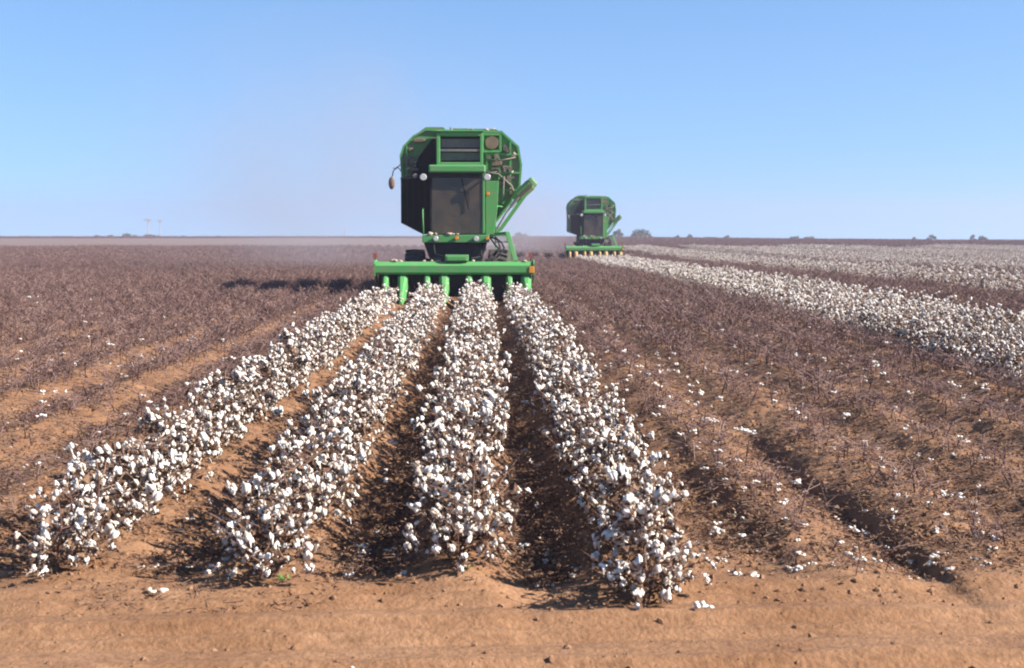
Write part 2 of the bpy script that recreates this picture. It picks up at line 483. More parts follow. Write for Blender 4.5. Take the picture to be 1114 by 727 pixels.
ROW_TXT = ['leftmost standing row', 'second standing row from the left', 'middle row of the standing cotton, straight ahead of the near harvester', 'rightmost of the four near standing rows']
ROW_TXT = ['leftmost near row', 'second near row from the left', 'third near row from the left', 'fourth near row from the left']
def zone(y, r):
    s = y - ROW_START.get(r, 17)
    if r < 4:
        if s < .2: return 'plant ending the %s where bare soil begins'
        if s < 1.3: return 'plant close behind the front end of the %s'
        if s < 3.0: return 'plant in the foreground stretch of the %s'
        if s < 6.5: return 'plant in the middle stretch of the %s'
        return 'plant in the far stretch of the %s towards the near harvester'
for i, (x, y, r) in enumerate(single):
    k = int(rng.integers(len(PLANTS_HI))); sc = rng.uniform(.9, 1.12); rz = rng.uniform(0, 6.28)
    if r < 4 and y - ROW_START[r] < .2: sc = .9
    z = gz(x, y) - .01
    near = y < 9.8 and r < 4
    if near:
        o = empty('cotton_plant', (x, y, z), rz)
        o.scale = (sc, sc, sc)
        s = bpy.data.objects.new('stalk', STALK_MESH[k]); col.objects.link(s); s.parent = o
        for pos, bs, brz, tl in PLANTS_HI[k][1]:
            b = bpy.data.objects.new('boll', BOLL_MESH[int(brz * 10) % 6]); col.objects.link(b); b.parent = o
            b.location = tuple(pos); b.scale = (bs, bs * (.75 + (brz * 7 % 1) * .5), bs * (.8 + (brz * 3 % 1) * .5)); b.rotation_euler = (tl[0], tl[1], brz)
    else:
        o = bpy.data.objects.new('cotton_plant', PLANT_MESH[k]); col.objects.link(o)
        o.location = (x, y, z); o.rotation_euler = (0, 0, rz); o.scale = (sc, sc, sc)
    if r < 4:
        lab = 'cotton ' + zone(y, r) % ROW_TXT[r]
        grp = 'cotton plants in the four near standing rows'
    else:
        lab = 'cotton plant in %s of the unharvested block beyond the stripped ground on the right' % ['the nearest row', 'the second row', 'the third row', 'the back row'][r - 4]
        grp = 'cotton plants in the right hand block'
    words = lab.split()
    tag(o, ' '.join(words[:16]), 'cotton plant', grp)

# ------------------------------------------------------------------ instanced ground cover (stuff)
def scatter(name, templates, pts, rots, scales, label, cat):
    """one object; a point cloud whose geometry-node modifier puts template meshes on the points"""
    me = bpy.data.meshes.new(name); n = len(pts)
    me.vertices.add(n); me.vertices.foreach_set('co', np.asarray(pts, dtype=np.float32).ravel())
    a = me.attributes.new('rot', 'FLOAT_VECTOR', 'POINT'); a.data.foreach_set('vector', np.asarray(rots, dtype=np.float32).ravel())
    a = me.attributes.new('scl', 'FLOAT_VECTOR', 'POINT'); a.data.foreach_set('vector', np.asarray(scales, dtype=np.float32).ravel())
    a = me.attributes.new('idx', 'INT', 'POINT'); a.data.foreach_set('value', rng.integers(0, len(templates), n).astype(np.int32))
    for tm in templates[0].materials: me.materials.append(tm)
    o = bpy.data.objects.new(name, me); col.objects.link(o)
    ng = bpy.data.node_groups.new(name + '_nodes', 'GeometryNodeTree')
    ng.interface.new_socket('Geometry', in_out='INPUT', socket_type='NodeSocketGeometry')
    ng.interface.new_socket('Geometry', in_out='OUTPUT', socket_type='NodeSocketGeometry')
    nd = ng.nodes; gi = nd.new('NodeGroupInput'); go = nd.new('NodeGroupOutput')
    iop = nd.new('GeometryNodeInstanceOnPoints'); join = nd.new('GeometryNodeJoinGeometry')
    for t in reversed(templates):
        to = bpy.data.objects.new(name + '_source', t)       # never linked: only its mesh is read
        oi = nd.new('GeometryNodeObjectInfo'); oi.inputs['Object'].default_value = to; oi.inputs['As Instance'].default_value = False
        g2 = nd.new('GeometryNodeGeometryToInstance')
        ng.links.new(oi.outputs['Geometry'], g2.inputs[0]); ng.links.new(g2.outputs[0], join.inputs[0])
    def attr(nm, ty):
        x = nd.new('GeometryNodeInputNamedAttribute'); x.data_type = ty; x.inputs['Name'].default_value = nm; return x.outputs['Attribute']
    ng.links.new(gi.outputs[0], iop.inputs['Points']); ng.links.new(join.outputs[0], iop.inputs['Instance'])
    iop.inputs['Pick Instance'].default_value = True
    ng.links.new(attr('idx', 'INT'), iop.inputs['Instance Index'])
    e2r = nd.new('FunctionNodeEulerToRotation'); ng.links.new(attr('rot', 'FLOAT_VECTOR'), e2r.inputs[0])
    ng.links.new(e2r.outputs[0], iop.inputs['Rotation']); ng.links.new(attr('scl', 'FLOAT_VECTOR'), iop.inputs['Scale'])
    ng.links.new(iop.outputs[0], go.inputs[0])
    md = o.modifiers.new('scatter', 'NODES'); md.node_group = ng
    tag(o, label, cat, kind='stuff')
    return o

# rest of the cotton: remaining plants of the near rows and block, then the fields beyond
P, Rr, S = [], [], []
for x, y, r in rest:
    P.append((x, y, gz(x, y) - .01)); Rr.append((0, 0, rng.uniform(0, 6.28))); s = rng.uniform(.9, 1.12); S.append((s, s, s))
lo_mesh = [p.mesh('crop_plant', PLANT_MATS, True) for p in PLANTS_LO]
scatter('cotton_crop', lo_mesh, P, Rr, S, 'standing white cotton running up to both harvesters', 'cotton crop')

def seg_mesh(n, length):
    mb = MB()
    for i in range(n):
        p = PLANTS_LO[int(rng.integers(6))]
        s = rng.uniform(.85, 1.15)
        mb.merge(p, Matrix.Translation((rng.normal(0, .05), (i + .5) * length / n - length / 2, 0)) @ Matrix.Rotation(rng.uniform(0, 6.28), 4, 'Z') @ Matrix.Scale(s, 4))
    return mb.mesh('crop_length', PLANT_MATS, True)
PLANTS_LO = [whole_plant(plant_mb(rng, H=.44, R=.33, nb=19, hi=False), True, 1.1) for _ in range(6)]
segs = [seg_mesh(8, 2.2) for _ in range(5)]
P, Rr, S = [], [], []
for rx in row_xs(13.5, 66):
    j = round((rx - 13.5) / .985)
    if j in (5, 6, 7, 16, 17, 27, 28, 29): continue           # stripped passes between
    y = 22.0
    while y < 150 + 6 * math.sin(rx * .4):
        if in_view(rx, y, 4) and vnoise(np.array([rx]), np.array([y]), .03, 12)[0] > -.32:
            P.append((rx + rng.normal(0, .05), y, gz(rx, y) - .01)); Rr.append((0, 0, rng.choice([0, PI]))); s = rng.uniform(.85, 1.05); S.append((s, 1, s))
        y += 2.15
scatter('distant_cotton_crop', segs, P, Rr, S, 'pale strips of unpicked cotton across the far right field', 'cotton crop')

# stripped stalks
def stalk_mb(rng, H=.3, thick=1.0, n=9):
    mb = MB(); h = H * rng.uniform(.7, 1.1)
    lean = rng.uniform(-.06, .06, 2)
    mb.tube([(0, 0, -.03), (lean[0] * .5, lean[1] * .5, h * .5), (lean[0], lean[1], h)], [.006 * thick, .005 * thick, .003 * thick], 3, 0, cap=False)
    for i in range(n):
        t = rng.uniform(.15, .95); b = np.array([lean[0] * t, lean[1] * t, h * t]); a = rng.uniform(0, 6.28); l = rng.uniform(.07, .19)
        e = b + np.array([math.cos(a) * l, math.sin(a) * l, l * rng.uniform(.1, 1.0)])
        mb.tube([tuple(b), tuple(e)], [.0035 * thick, .002 * thick], 3, 0, cap=False)
        if rng.random() < .7:       # empty bur
            q = rng.normal(size=(3, 3)) * .014 * thick ** .5
            mb.add([e + q[0], e + q[1], e + q[2]], [(0, 1, 2)], 0)
    return mb
stalk_src = [stalk_mb(rng, n=8) for _ in range(12)]
stalk_single = [s.mesh('stripped_stalk', [M['stubble']]) for s in stalk_src]
fluff = [MB().merge(b, Matrix.Scale(.55, 4)) for b in BOLL_LO]
def stubble_len(length, n, thick, lintp, width=.15, H=.25):
    mb = MB()
    for i in range(n):
        s = stalk_mb(rng, H=H, thick=thick, n=7)
        mb.merge(s, Matrix.Translation((rng.normal(0, width), rng.uniform(-length / 2, length / 2), 0)) @ Matrix.Rotation(rng.uniform(0, 6.28), 4, 'Z'))
    for i in range(int(length * 30)):     # trash lying on the ground
        p = np.array([rng.normal(0, .30), rng.uniform(-length / 2, length / 2), rng.uniform(.0, .03)]); d = rng.normal(size=3) * (.06, .06, .01)
        mb.tube([tuple(p), tuple(p + d)], [.003 * thick, .002 * thick], 3, 0, cap=False)
    for i in range(int(length * lintp + rng.random())):
        f = fluff[int(rng.integers(5))]; g = MB().merge(f, Matrix.Translation((rng.normal(0, .2), rng.uniform(-length / 2, length / 2), rng.uniform(.02, .24))) @ Matrix.Scale(rng.uniform(.5, 1.1), 4)); g.m = [1] * len(g.m)
        mb.merge(g)
    return mb.mesh('stubble_length', [M['stubble'], M['lint']])
SM = [stubble_len(1.0, 24, 1.15, .7) for _ in range(8)]
def harvested(x, y):
    """is this spot on a stripped row?"""
    if any(abs(x - r) < .45 for r in ROWS) and y < 36: return False
    if 6.1 < x < 9.75 and y < 96: return False
    if x > 13.3 and y < 150 and y > 22 and round((x - 13.5) / .985) not in (5, 6, 7, 16, 17, 27, 28, 29): return False
    return True
SMN = [stubble_len(1.0, 11, 1.0, .6, width=.11, H=.25) for _ in range(8)]
P, Rr, S = [], [], []
PN, RN, SN = [], [], []
indiv = []
for rx in row_xs(-40, 45):
    y = 7.6
    while y < 100:
        if in_view(rx, y, 2.5) and harvested(rx, y):
            if y < 9.0 + .0 * rx:
                for q in range(9): indiv.append((rx + rng.normal(0, .13), y + rng.uniform(-.48, .48)))
            else:
                thin = rng.random() > float(sstep(10.5, 22, y + (3 if rx > 3.2 else 0) + 6 * vnoise(np.array([rx]), np.array([y]), .35, 31)[0]))
                P, Rr, S, keep = (PN, RN, SN, (P, Rr, S)) if thin else (P, Rr, S, (P, Rr, S))
                P.append((rx + rng.normal(0, .03), y, gz(rx, y))); Rr.append((0, 0, rng.choice([0, PI]))); hs = .5 + .55 * float(sstep(8, 30, y)); S.append((rng.uniform(.8, 1.3), 1, rng.uniform(.75, 1.15) * hs)); P, Rr, S = keep
        y += .96
scatter('near_stubble', SMN, PN, RN, SN, 'thin low stripped stalks on the orange soil of the near beds', 'stubble')
scatter('stubble', SM, P, Rr, S, 'brown stripped cotton stalks left standing in harvested rows', 'stubble')
SF = []
for _ in range(4):
    mb_parts = MB()
    me = None
    for k in range(4):
        for i in range(26):
            s = stalk_mb(rng, H=.30, thick=3.0, n=5)
            mb_parts.merge(s, Matrix.Translation((-1.5 + k + rng.normal(0, .1), rng.uniform(-2, 2), 0)) @ Matrix.Rotation(rng.uniform(0, 6.28), 4, 'Z'))
    SF.append(mb_parts.mesh('stubble_patch', [M['stubble']]))
P, Rr, S = [], [], []
y = 101.0
while y < 350:
    x = -.335 * y - 5
    while x < .38 * y + 5:
        fallow = 158 < y < 300 and x < 5
        if y < crest(x) + 6 and not fallow and not (13 < x < 66 and y < 149):
            P.append((x + rng.uniform(-.3, .3), y, gz(x, y))); Rr.append((0, 0, rng.choice([0, PI]))); S.append((1, 1, rng.uniform(.8, 1.2)))
        x += 3.9
    y += 4.0
scatter('distant_stubble', SF, P, Rr, S, 'far brown stripped field reaching the horizon', 'stubble')

indiv = [p for p in indiv if in_view(p[0], p[1], .1)]
indiv.sort(key=lambda p: p[1]); 
extra = indiv[300:]; indiv = indiv[:300]
for x, y in indiv:
    o = bpy.data.objects.new('stripped_stalk', stalk_single[int(rng.integers(12))]); col.objects.link(o)
    o.location = (x, y, gz(x, y)); s = rng.uniform(.45, .85); o.scale = (s, s, s * .75); o.rotation_euler = (rng.normal(0, .4), rng.normal(0, .4), rng.uniform(0, 6.28))
    if x < -2.5: lab = 'bare broken cotton stalk in the nearest stripped ground at the left edge'
    elif x < 1.95: lab = 'bare broken cotton stalk on the stripped bed right of the fourth cotton row'
    elif x < 2.95: lab = 'bare broken cotton stalk beside the deep wheel track at lower right'
    else: lab = 'bare broken cotton stalk in the lower right corner beyond the wheel track'
    tag(o, lab, 'stalk', 'nearest stripped cotton stalks')
if extra:
    scatter('stubble_litter', stalk_single, [(x, y, gz(x, y)) for x, y in extra], [(rng.normal(0, .3), rng.normal(0, .3), rng.uniform(0, 6)) for _ in extra], [(.85,) * 3 for _ in extra],
            'loose bare stalks at the near edge of the stripped rows', 'stubble')

# twigs and leaf trash under and between the standing rows
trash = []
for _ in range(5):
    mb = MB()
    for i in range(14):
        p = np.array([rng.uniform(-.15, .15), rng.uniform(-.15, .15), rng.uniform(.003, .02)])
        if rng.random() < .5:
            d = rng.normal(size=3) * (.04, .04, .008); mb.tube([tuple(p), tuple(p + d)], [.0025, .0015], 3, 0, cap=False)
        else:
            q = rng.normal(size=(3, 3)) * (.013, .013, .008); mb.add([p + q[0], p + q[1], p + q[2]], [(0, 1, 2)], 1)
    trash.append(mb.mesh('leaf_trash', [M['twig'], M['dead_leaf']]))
P = []
while len(P) < 14000:
    y = 6.7 + 26 * rng.random() ** 1.7; x = rng.uniform(-.34 * y - .5, .38 * y + .5)
    dens = .9 if (x > 1.2 or x < -2.7) else .45
    if rng.random() < dens * float(sstep(6.9, 8.3, y + 1.2 * vnoise(np.array([x]), np.array([y]), 1.3, 21)[0])): P.append((x, y, gz(x, y)))
for gx, n in ((-.62, 2200), (.38, 2200), (-1.65, 900)):     # extra dark leaf trash added to deepen the furrow shade between rows
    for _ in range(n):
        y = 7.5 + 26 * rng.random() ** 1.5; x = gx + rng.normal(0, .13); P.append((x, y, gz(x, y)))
scatter('litter_and_furrow_shade', trash, P, [(0, 0, rng.uniform(0, 6)) for _ in P], [(rng.uniform(.6, 1.2),) * 3 for _ in P], 'crushed leaves and broken twigs strewn over the orange soil, packed into furrows as added shade', 'litter')

# clods
M['clod'] = mat('clod_soil', (.36, .2, .11), .97, spec=.15)
rand_tint(M['clod'], [(.15, .08, .045), (.20, .11, .06), (.26, .15, .085)], 9)
clods = []
for _ in range(6):
    v, f = ICO1; v = v * (1 + .55 * (rng.random(len(v)) - .5))[:, None] * (1, 1, .7)
    clods.append(MB().add(v, f).mesh('clod', [M['clod']]))
P, S = [], []
while len(P) < 13000:
    y = 5.2 + 16 * rng.random() ** 1.6; x = rng.uniform(-.34 * y - .3, .38 * y + .3)
    infield = y > 7.3
    if not infield and rng.random() > .10 + .6 * float(sstep(6.6, 7.4, y + .8 * vnoise(np.array([x]), np.array([y]), 1.1, 23)[0])): continue
    P.append((x, y, gz(x, y))); s = .005 + .020 * rng.random() ** 3.2 * (1.3 if infield else .9); S.append((s, s, s))
scatter('clods', clods, P, [tuple(rng.uniform(0, 6, 3)) for _ in P], S, 'small crumbs and clods of orange soil', 'clods')

# scattered lint on the stripped ground: the nearest as things, the rest as one mass
tuft_mesh = []
for _ in range(8):
    mb = MB()
    for k in range(int(rng.integers(3, 7))):
        v, f = ICO2; v = v * (1 + .8 * (rng.random(len(v)) - .5))[:, None] * rng.uniform(.006, .014) * np.array([rng.uniform(.8, 1.6), 1, .8])
        mb.add(v + rng.normal(0, .011, 3) * (1.5, 1, .7), f)
    tuft_mesh.append(mb.mesh('lint_tuft', [M['lint']], True))
tf = [(-1.63, 7.0), (1.03, 6.62), (1.07, 6.66), (-.53, 5.75)]
while len(tf) < 900:
    y = 7.4 + 60 * rng.random() ** 1.9
    if rng.random() < .8:
        x = rng.uniform(-.33 * y, .37 * y)
    else:
        x = rng.normal(1.6, .55)
    if any(abs(x - r) < .3 for r in ROWS) and y < 34: continue
    if 6.1 < x < 9.7: continue
    tf.append((x, y))
head4, body = tf[:4], sorted(tf[4:], key=lambda p: p[1] if in_view(p[0], p[1], 0) else 999)
allt = head4 + body
for i, (x, y) in enumerate(allt[:200]):
    o = bpy.data.objects.new('cotton_tuft', tuft_mesh[i % 8]); col.objects.link(o)
    o.location = (x, y, gz(x, y) + (.012 if i < 4 else rng.uniform(.01, .10) * (y > 8))); s = rng.uniform(.6, 1.1) if i > 3 else 1.3; o.scale = (s, s, s); o.rotation_euler = (0, 0, rng.uniform(0, 6))
    if i == 0: lab = 'lone white cotton tuft on smooth soil in front of the leftmost two rows'
    elif i in (1, 2): lab = 'white cotton tuft lying on soil just right of the fourth row front end'
    elif i == 3: lab = 'tiny white cotton tuft at the bottom edge of the smooth soil'
    elif x < -2.5: lab = 'small white cotton tuft dropped on stripped ground left of the leftmost row'
    elif x < .9: lab = 'small white cotton tuft dropped in a furrow between the near standing rows'
    elif x < 2.4: lab = 'small white cotton tuft dropped between the fourth row and the wheel track'
    else: lab = 'small white cotton tuft dropped on stripped ground right of the wheel track'
    tag(o, lab, 'cotton tuft', 'cotton tufts dropped on the ground')
far = allt[200:]
scatter('lint_scatter', tuft_mesh, [(x, y, gz(x, y) + rng.uniform(.02, .22)) for x, y in far], [(0, 0, rng.uniform(0, 6)) for _ in far], [(rng.uniform(.7, 1.5),) * 3 for _ in far], 'white lint scattered among the far stripped stalks', 'lint')

# a few green weeds
def weed(x, y, s, label):
    mb = MB()
    for k in range(16):
        a = rng.uniform(0, 6.28); l = rng.uniform(.03, .07) * s; d = Vector((math.cos(a), math.sin(a), rng.uniform(.3, 1.2))).normalized() * l
        p = Vector((rng.normal(0, .012), rng.normal(0, .012), 0)); w = d.cross(Vector((0, 0, 1))).normalized() * .006 * s
        mb.add([p - w * .5, p + w * .5, p + d * .6 + w, p + d, p + d * .6 - w], [(0, 1, 2, 3, 4)])
    o = mb.build('weed', M['weed']); o.location = (x, y, gz(x, y)); tag(o, label, 'weed', 'small green weeds')
weed(-.09, 7.25, 1.0, 'small green weed on soil below the front end of the third row')
weed(-1.02, 7.2, .7, 'tiny green weed at the front foot of the second row')

# ------------------------------------------------------------------ the harvester
def make_harvester():
    root = empty('cotton_harvester')
    G, GD, BK = M['green'], M['green_dirty'], M['black']
    # ---- header: beam with sloping top, trough behind
    mb = MB()
    mb.prism([(-.05, .78), (.0, .73), (.36, .73), (.36, 1.03), (.13, 1.04), (-.05, .95)], -1.90, 1.90, 0, 'x')
    hd = mb.build('header', G, root, bevel=.012)
    e = MB()
    for s in (-1, 1):
        x0, x1 = sorted((s * 1.903, s * 1.93))
        e.prism([(-.09, .70), (.75, .50), (.80, 1.07), (.12, 1.08), (-.09, .99)], x0, x1, 0, 'x')
    e.build('end_plate', G, hd)
    t = MB(); t.prism([(.38, .45), (.95, .45), (1.05, .95), (.38, .98)], -1.86, 1.86, 0, 'x'); t.build('auger_trough', BK, hd)
    mb = MB(); mb.box(-.23, .34, .02, .5, 1.045, 1.20); mb.box(-.19, .30, -.015, .018, 1.06, 1.17); mb.build('mount_bracket', G, hd, bevel=.015)
    for cx in (-1.455, -.455, .555, 1.53):
        for s, w, l in ((-1, .085, .62), (1, .135, .92)):
            x = cx + s * .205
            d = MB()
            # tapered divider nose: wide sheet-metal shoulder under the beam, narrowing forward and down to a point
            st = [(.55, .72, .30, w), (.05, .72, .22, w * .9), (-.28, .56, .14, w * .66), (-l * .75, .30, .06, w * .36), (-l, .16, .05, w * .18)]
            vs = []
            for yy, zt, zb, ww in st:
                zb2 = min(zb, zt - .04)
                vs += [(x - ww, yy, zb2), (x - ww, yy, zt - .05), (x - ww * .45, yy, zt), (x + ww * .45, yy, zt), (x + ww, yy, zt - .05), (x + ww, yy, zb2)]
            fs = []
            for i in range(len(st) - 1):
                for k in range(6):
                    k2 = (k + 1) % 6; fs.append((i * 6 + k, i * 6 + k2, (i + 1) * 6 + k2, (i + 1) * 6 + k))
            fs += [tuple(range(5, -1, -1)), tuple(24 + k for k in range(6))]
            d.add(vs, fs); d.build('divider', G, hd)
        for s in (-1, 1):
            r = MB(); r.tube([(cx + s * .06, -.30, .22), (cx + s * .06, .6, .62)], .045, 10)
            for q in range(5):     # bats of the stripper roll
                a = q * 2 * PI / 5; r.bar((cx + s * .06 + math.cos(a) * .05, -.28, .23 + math.sin(a) * .05), (cx + s * .06 + math.cos(a) * .05, .58, .62 + math.sin(a) * .05), .02, .02)
            r.build('stripper_roll', BK, hd)
        b = MB(); b.box(cx - .13, cx + .13, .40, .56, .30, .72); b.build('throat_plate', BK, hd)
    a = MB(); a.box(1.80, 1.925, -.115, -.095, .77, .93); a.build('reflector', M['amber'], hd, bevel=.01)
    for x in (-1.96, 1.86):
        a = MB(); a.bar((x, .7, 1.0), (x, .7, 1.14), .02, .02, 1); a.box(x - .05, x + .05, .68, .72, 1.12, 1.24, 0); a.build('warning_lamp', [M['red'], BK], hd)
    # lift arms from the chassis to the header
    mb = MB()
    for s in (-1, 1): mb.bar((s * .55, 2.0, 1.0), (s * .55, .37, .85), .14, .16); mb.tube([(s * .38, 2.0, .75), (s * .38, .4, .8)], .05, 10)
    mb.build('lift_arm', BK, root)
    # ---- chassis
    mb = MB()
    mb.prism([(-.80, 1.48), (-.62, 1.0), (-.45, .72), (.5, .72), (.66, 1.0), (.80, 1.48)], 1.55, 3.3)
    mb.box(-.5, .5, 3.3, 7.1, .75, 1.25); mb.box(-.98, 1.0, 2.0, 2.3, .55, .75); mb.box(-.9, .9, 6.2, 6.4, .42, .75)
    for s in (-1, 1): mb.box(min(s * .5, s * .78), max(s * .5, s * .78), 3.6, 3.75, 1.25, 1.8); mb.box(min(s * .5, s * .78), max(s * .5, s * .78), 6.6, 6.75, 1.25, 1.8)
    mb.box(-.78, .78, 3.35, 7.0, 1.25, 1.33)
    ch = mb.build('chassis', BK, root, bevel=.02)
    g = MB(); g.box(-.62, .62, 4.6, 7.05, 1.34, 2.05); g.build('engine_hood', GD, root, bevel=.05)
    # ---- wheels
    def wheel(x, y, r, w):
        wt = MB()
        h = w / 2
        prof = [(-h * .8, r * .55), (-h, r * .65), (-h * 1.02, r * .86), (-h * .85, r * .97), (-h * .4, r), (h * .4, r), (h * .85, r * .97), (h * 1.02, r * .86), (h, r * .65), (h * .8, r * .55)]
        wp = MB(); wp.lathe([(-h * .5, r * .58), (-h * .1, r * .5), (-h * .1, .09), (-h * .35, .09), (-h * .35, .0)], (x, y, r), 28); wp.lathe([(h * .5, r * .58), (h * .1, r * .5), (h * .1, .09), (h * .35, .09), (h * .35, .0)], (x, y, r), 28)
        wo = empty('wheel'); wo.parent = root
        wp.build('rim', M['rim'], wo, True)
        wt.lathe(prof, (x, y, r), 40)
        for k in range(22):     # lugs
            a = 2 * PI * k / 22
            for s in (-1, 1):
                aa = a + (0 if s < 0 else PI / 22)
                wt.bar((x + s * h * .05, y + math.cos(aa) * (r + .012), r + math.sin(aa) * (r + .012)), (x + s * h * .95, y + math.cos(aa + .13) * (r - .0), r + math.sin(aa + .13) * (r - .0)), .035, .05)
        wt.build('tyre', M['rubber'], wo)
    wheel(-1.04, 2.15, .64, .50); wheel(1.08, 2.15, .64, .50); wheel(-.92, 6.3, .48, .34); wheel(.92, 6.3, .48, .34)
    # ---- cab
    cabo = MB()
    X0, X1, Y0, Y1, Z0, Z1 = -.64, .74, 1.62, 3.05, 1.71, 3.23
    cabo.box(X0, X0 + .06, Y0, Y0 + .07, Z0, Z1, 1); cabo.box(X1 - .06, X1, Y0, Y0 + .07, Z0, Z1, 0)
    cabo.box(X0, X0 + .06, Y1 - .07, Y1, Z0, Z1, 0); cabo.box(X1 - .06, X1, Y1 - .07, Y1, Z0, Z1, 0)
    cabo.box(X0, X1, Y1 + .002, Y1 + .03, Z0, Z1, 1)
    cabo.box(X0 + .06, X1 - .06, Y0 + .005, Y0 + .06, Z1 - .12, Z1, 1)
    cabo.box(X0, X1, Y0, Y1, Z0 - .03, Z0 - .003, 1)
    cab = cabo.build('cab', [G, BK], root, bevel=.01)
    w = MB(); w.box(X0 + .062, X1 - .062, Y0 + .02, Y0 + .03, Z0, Z1 - .122); w.build('windscreen', M['glass'], cab)
    for nm, x in (('side_window', X0 + .02), ('side_window', X1 - .03)):
        w = MB(); w.box(x, x + .01, Y0 + .072, Y1 - .072, Z0 + .02, Z1 - .02); w.build(nm, M['glass'], cab)
    rf = MB(); rf.box(X0 - .03, X1 + .02, Y0 - .14, Y1 + .05, Z1 + .003, Z1 + .20); rf.build('cab_roof', G, cab, bevel=.04)
    wp = MB(); wp.bar((.15, Y0 - .01, 3.1), (.32, Y0 - .01, 2.35), .03, .02); wp.bar((.32, Y0 - .012, 2.75), (.32, Y0 - .012, 2.3), .02, .02); wp.build('wiper', BK, cab)
    s = MB(); s.box(-.22, .28, 2.25, 2.72, 1.9, 2.12); s.box(-.22, .28, 2.66, 2.82, 2.12, 2.75); s.box(-.12, .18, 2.68, 2.8, 2.76, 2.92); s.box(-.05, .11, 2.4, 2.6, 1.71, 1.9); s.build('driver_seat', M['seat'], cab, bevel=.04)
    s = MB(); s.bar((.03, 1.85, 1.71), (.03, 2.02, 2.28), .09, .09)
    ring = [(.03 + .17 * math.cos(a), 2.03 + .17 * math.sin(a) * .8, 2.32 + .17 * math.sin(a) * .6) for a in np.linspace(0, 2 * PI, 17)]
    s.tube(ring, .016, 6); s.bar((-.13, 2.03, 2.32), (.19, 2.03, 2.32), .02, .02); s.build('steering_wheel', BK, cab)
    s = MB(); s.box(.40, .62, 2.0, 2.7, 1.71, 2.3); s.box(.42, .6, 1.95, 2.0, 2.05, 2.4); s.build('control_console', M['grey_screen'], cab, bevel=.02)
    # platform below the cab
    pf = MB(); pf.box(-.83, .85, 1.42, 3.2, 1.485, 1.675); pfo = pf.build('platform', G, root, bevel=.015)
    def lamp(name, x, z, y, r, m, parent):
        l = MB(); n = 16
        l.tube([(x, y + .07, z), (x, y + .03, z), (x, y, z)], [r * .6, r * 1.12, r * 1.12], n, 1)
        l.tube([(x, y - .003, z), (x, y - .012, z)], [r, r * .85], n, 0); return l.build(name, [m, BK], parent)
    lamp('headlight', -.49, 1.585, 1.35, .065, M['lamp'], pfo); lamp('headlight', .52, 1.585, 1.35, .065, M['lamp'], pfo)
    lamp('indicator_lamp', .03, 1.6, 1.35, .05, M['amber'], pfo); lamp('indicator_lamp', .80, 1.59, 1.35, .045, M['amber'], pfo)
    lamp('work_light', -.80, 3.12, 1.45, .085, M['lamp'], root); lamp('work_light', .80, 3.12, 1.45, .085, M['lamp'], root)
    lamp('work_light', -1.02, 3.16, 1.8, .06, M['grey_screen'], root)
    mb = MB(); mb.bar((-.80, 1.5, 3.12), (-.80, 1.9, 3.18), .04, .04); mb.bar((.80, 1.5, 3.12), (.80, 1.9, 3.18), .04, .04); mb.bar((-1.05, 1.9, 3.2), (-.6, 1.9, 3.2), .05, .05); mb.bar((.70, 1.9, 3.2), (.95, 1.9, 3.2), .05, .05)
    mb.bar((-1.02, 1.85, 3.16), (-1.02, 3.28, 3.2), .035, .035); mb.bar((.93, 1.9, 3.2), (.93, 3.28, 3.22), .035, .035)
    mb.build('light_bracket', BK, root)
    # green side column and panel at the right of the cab
    mb = MB(); mb.prism([(.76, 1.68), (.98, 1.68), (1.06, 2.3), (1.1, 3.05), (.76, 3.05)], 2.2, 3.25); mb.build('side_cover', G, root, bevel=.01)
    lamp('marker_light', .82, 2.72, 2.12, .045, M['amber'], root)
    # left dark cooling screen
    mb = MB(); mb.prism([(-1.42, 1.98), (-1.42, 3.14), (-.67, 3.14), (-.67, 1.69), (-.86, 1.69)], 2.5, 3.3)
    ls = mb.build('radiator_screen', M['screen'], root)
    mb = MB()
    for k in range(5): mb.box(-1.41 + k * .15, -1.40 + k * .15, 2.485, 2.497, 1.99 if k < 2 else 1.8, 3.12)
    mb.box(-1.43, -.66, 2.47, 2.497, 3.10, 3.15)
    mb.build('screen_rib', BK, ls)
    # ---- basket
    OUT = [(-1.42, 3.16), (-1.46, 3.75), (-1.38, 3.98), (-1.13, 4.24), (-.80, 4.43), (.05, 4.38), (1.18, 4.37), (1.62, 3.98), (1.70, 3.50), (1.66, 2.95), (1.42, 2.52), (.86, 1.78), (-.80, 1.78), (-1.42, 2.0)]
    YB0, YB1 = 3.32, 7.3
    mb = MB(); mb.prism(OUT, YB0, YB1)
    bk = mb.build('basket', GD, root)
    fr = MB()
    def ring_at(y, t=.035, closed=True):
        for i in range(len(OUT)):
            p = OUT[i]; q = OUT[(i + 1) % len(OUT)]; fr.bar((p[0], y, p[1]), (q[0], y, q[1]), t * 1.6, t * 1.6)
    for y in (YB0 - .02, YB0 + .95, YB0 + 1.95, YB0 + 2.95, YB1): ring_at(y)
    for p in OUT[1:10]: fr.bar((p[0], YB0, p[1]), (p[0], YB1, p[1]), .06, .06)
    # front ribs
    for x in (.80, 1.12, 1.42): fr.bar((x, YB0 - .03, 2.2 if x < 1 else 2.75), (x, YB0 - .03, 4.33 if x < 1.3 else 4.1), .05, .05)
    for z, a, b in ((3.78, .75, 1.64), (3.30, .75, 1.68), (2.85, .75, 1.58)): fr.bar((a, YB0 - .035, z), (b, YB0 - .035, z), .05, .05)
    fr.bar((-1.30, YB0 - .03, 3.2), (-1.30, YB0 - .03, 4.0), .05, .05)
    fr.build('basket_frame', G, bk)
    # black panel upper left, drawn as the shadow of the duct housing
    mb = MB(); mb.prism([(-1.22, 3.20), (-.55, 3.20), (-.55, 4.18), (-.64, 4.18), (-.98, 3.72)], YB0 - .06, YB0 - .01); mb.build('shadow_panel', M['screen'], bk)
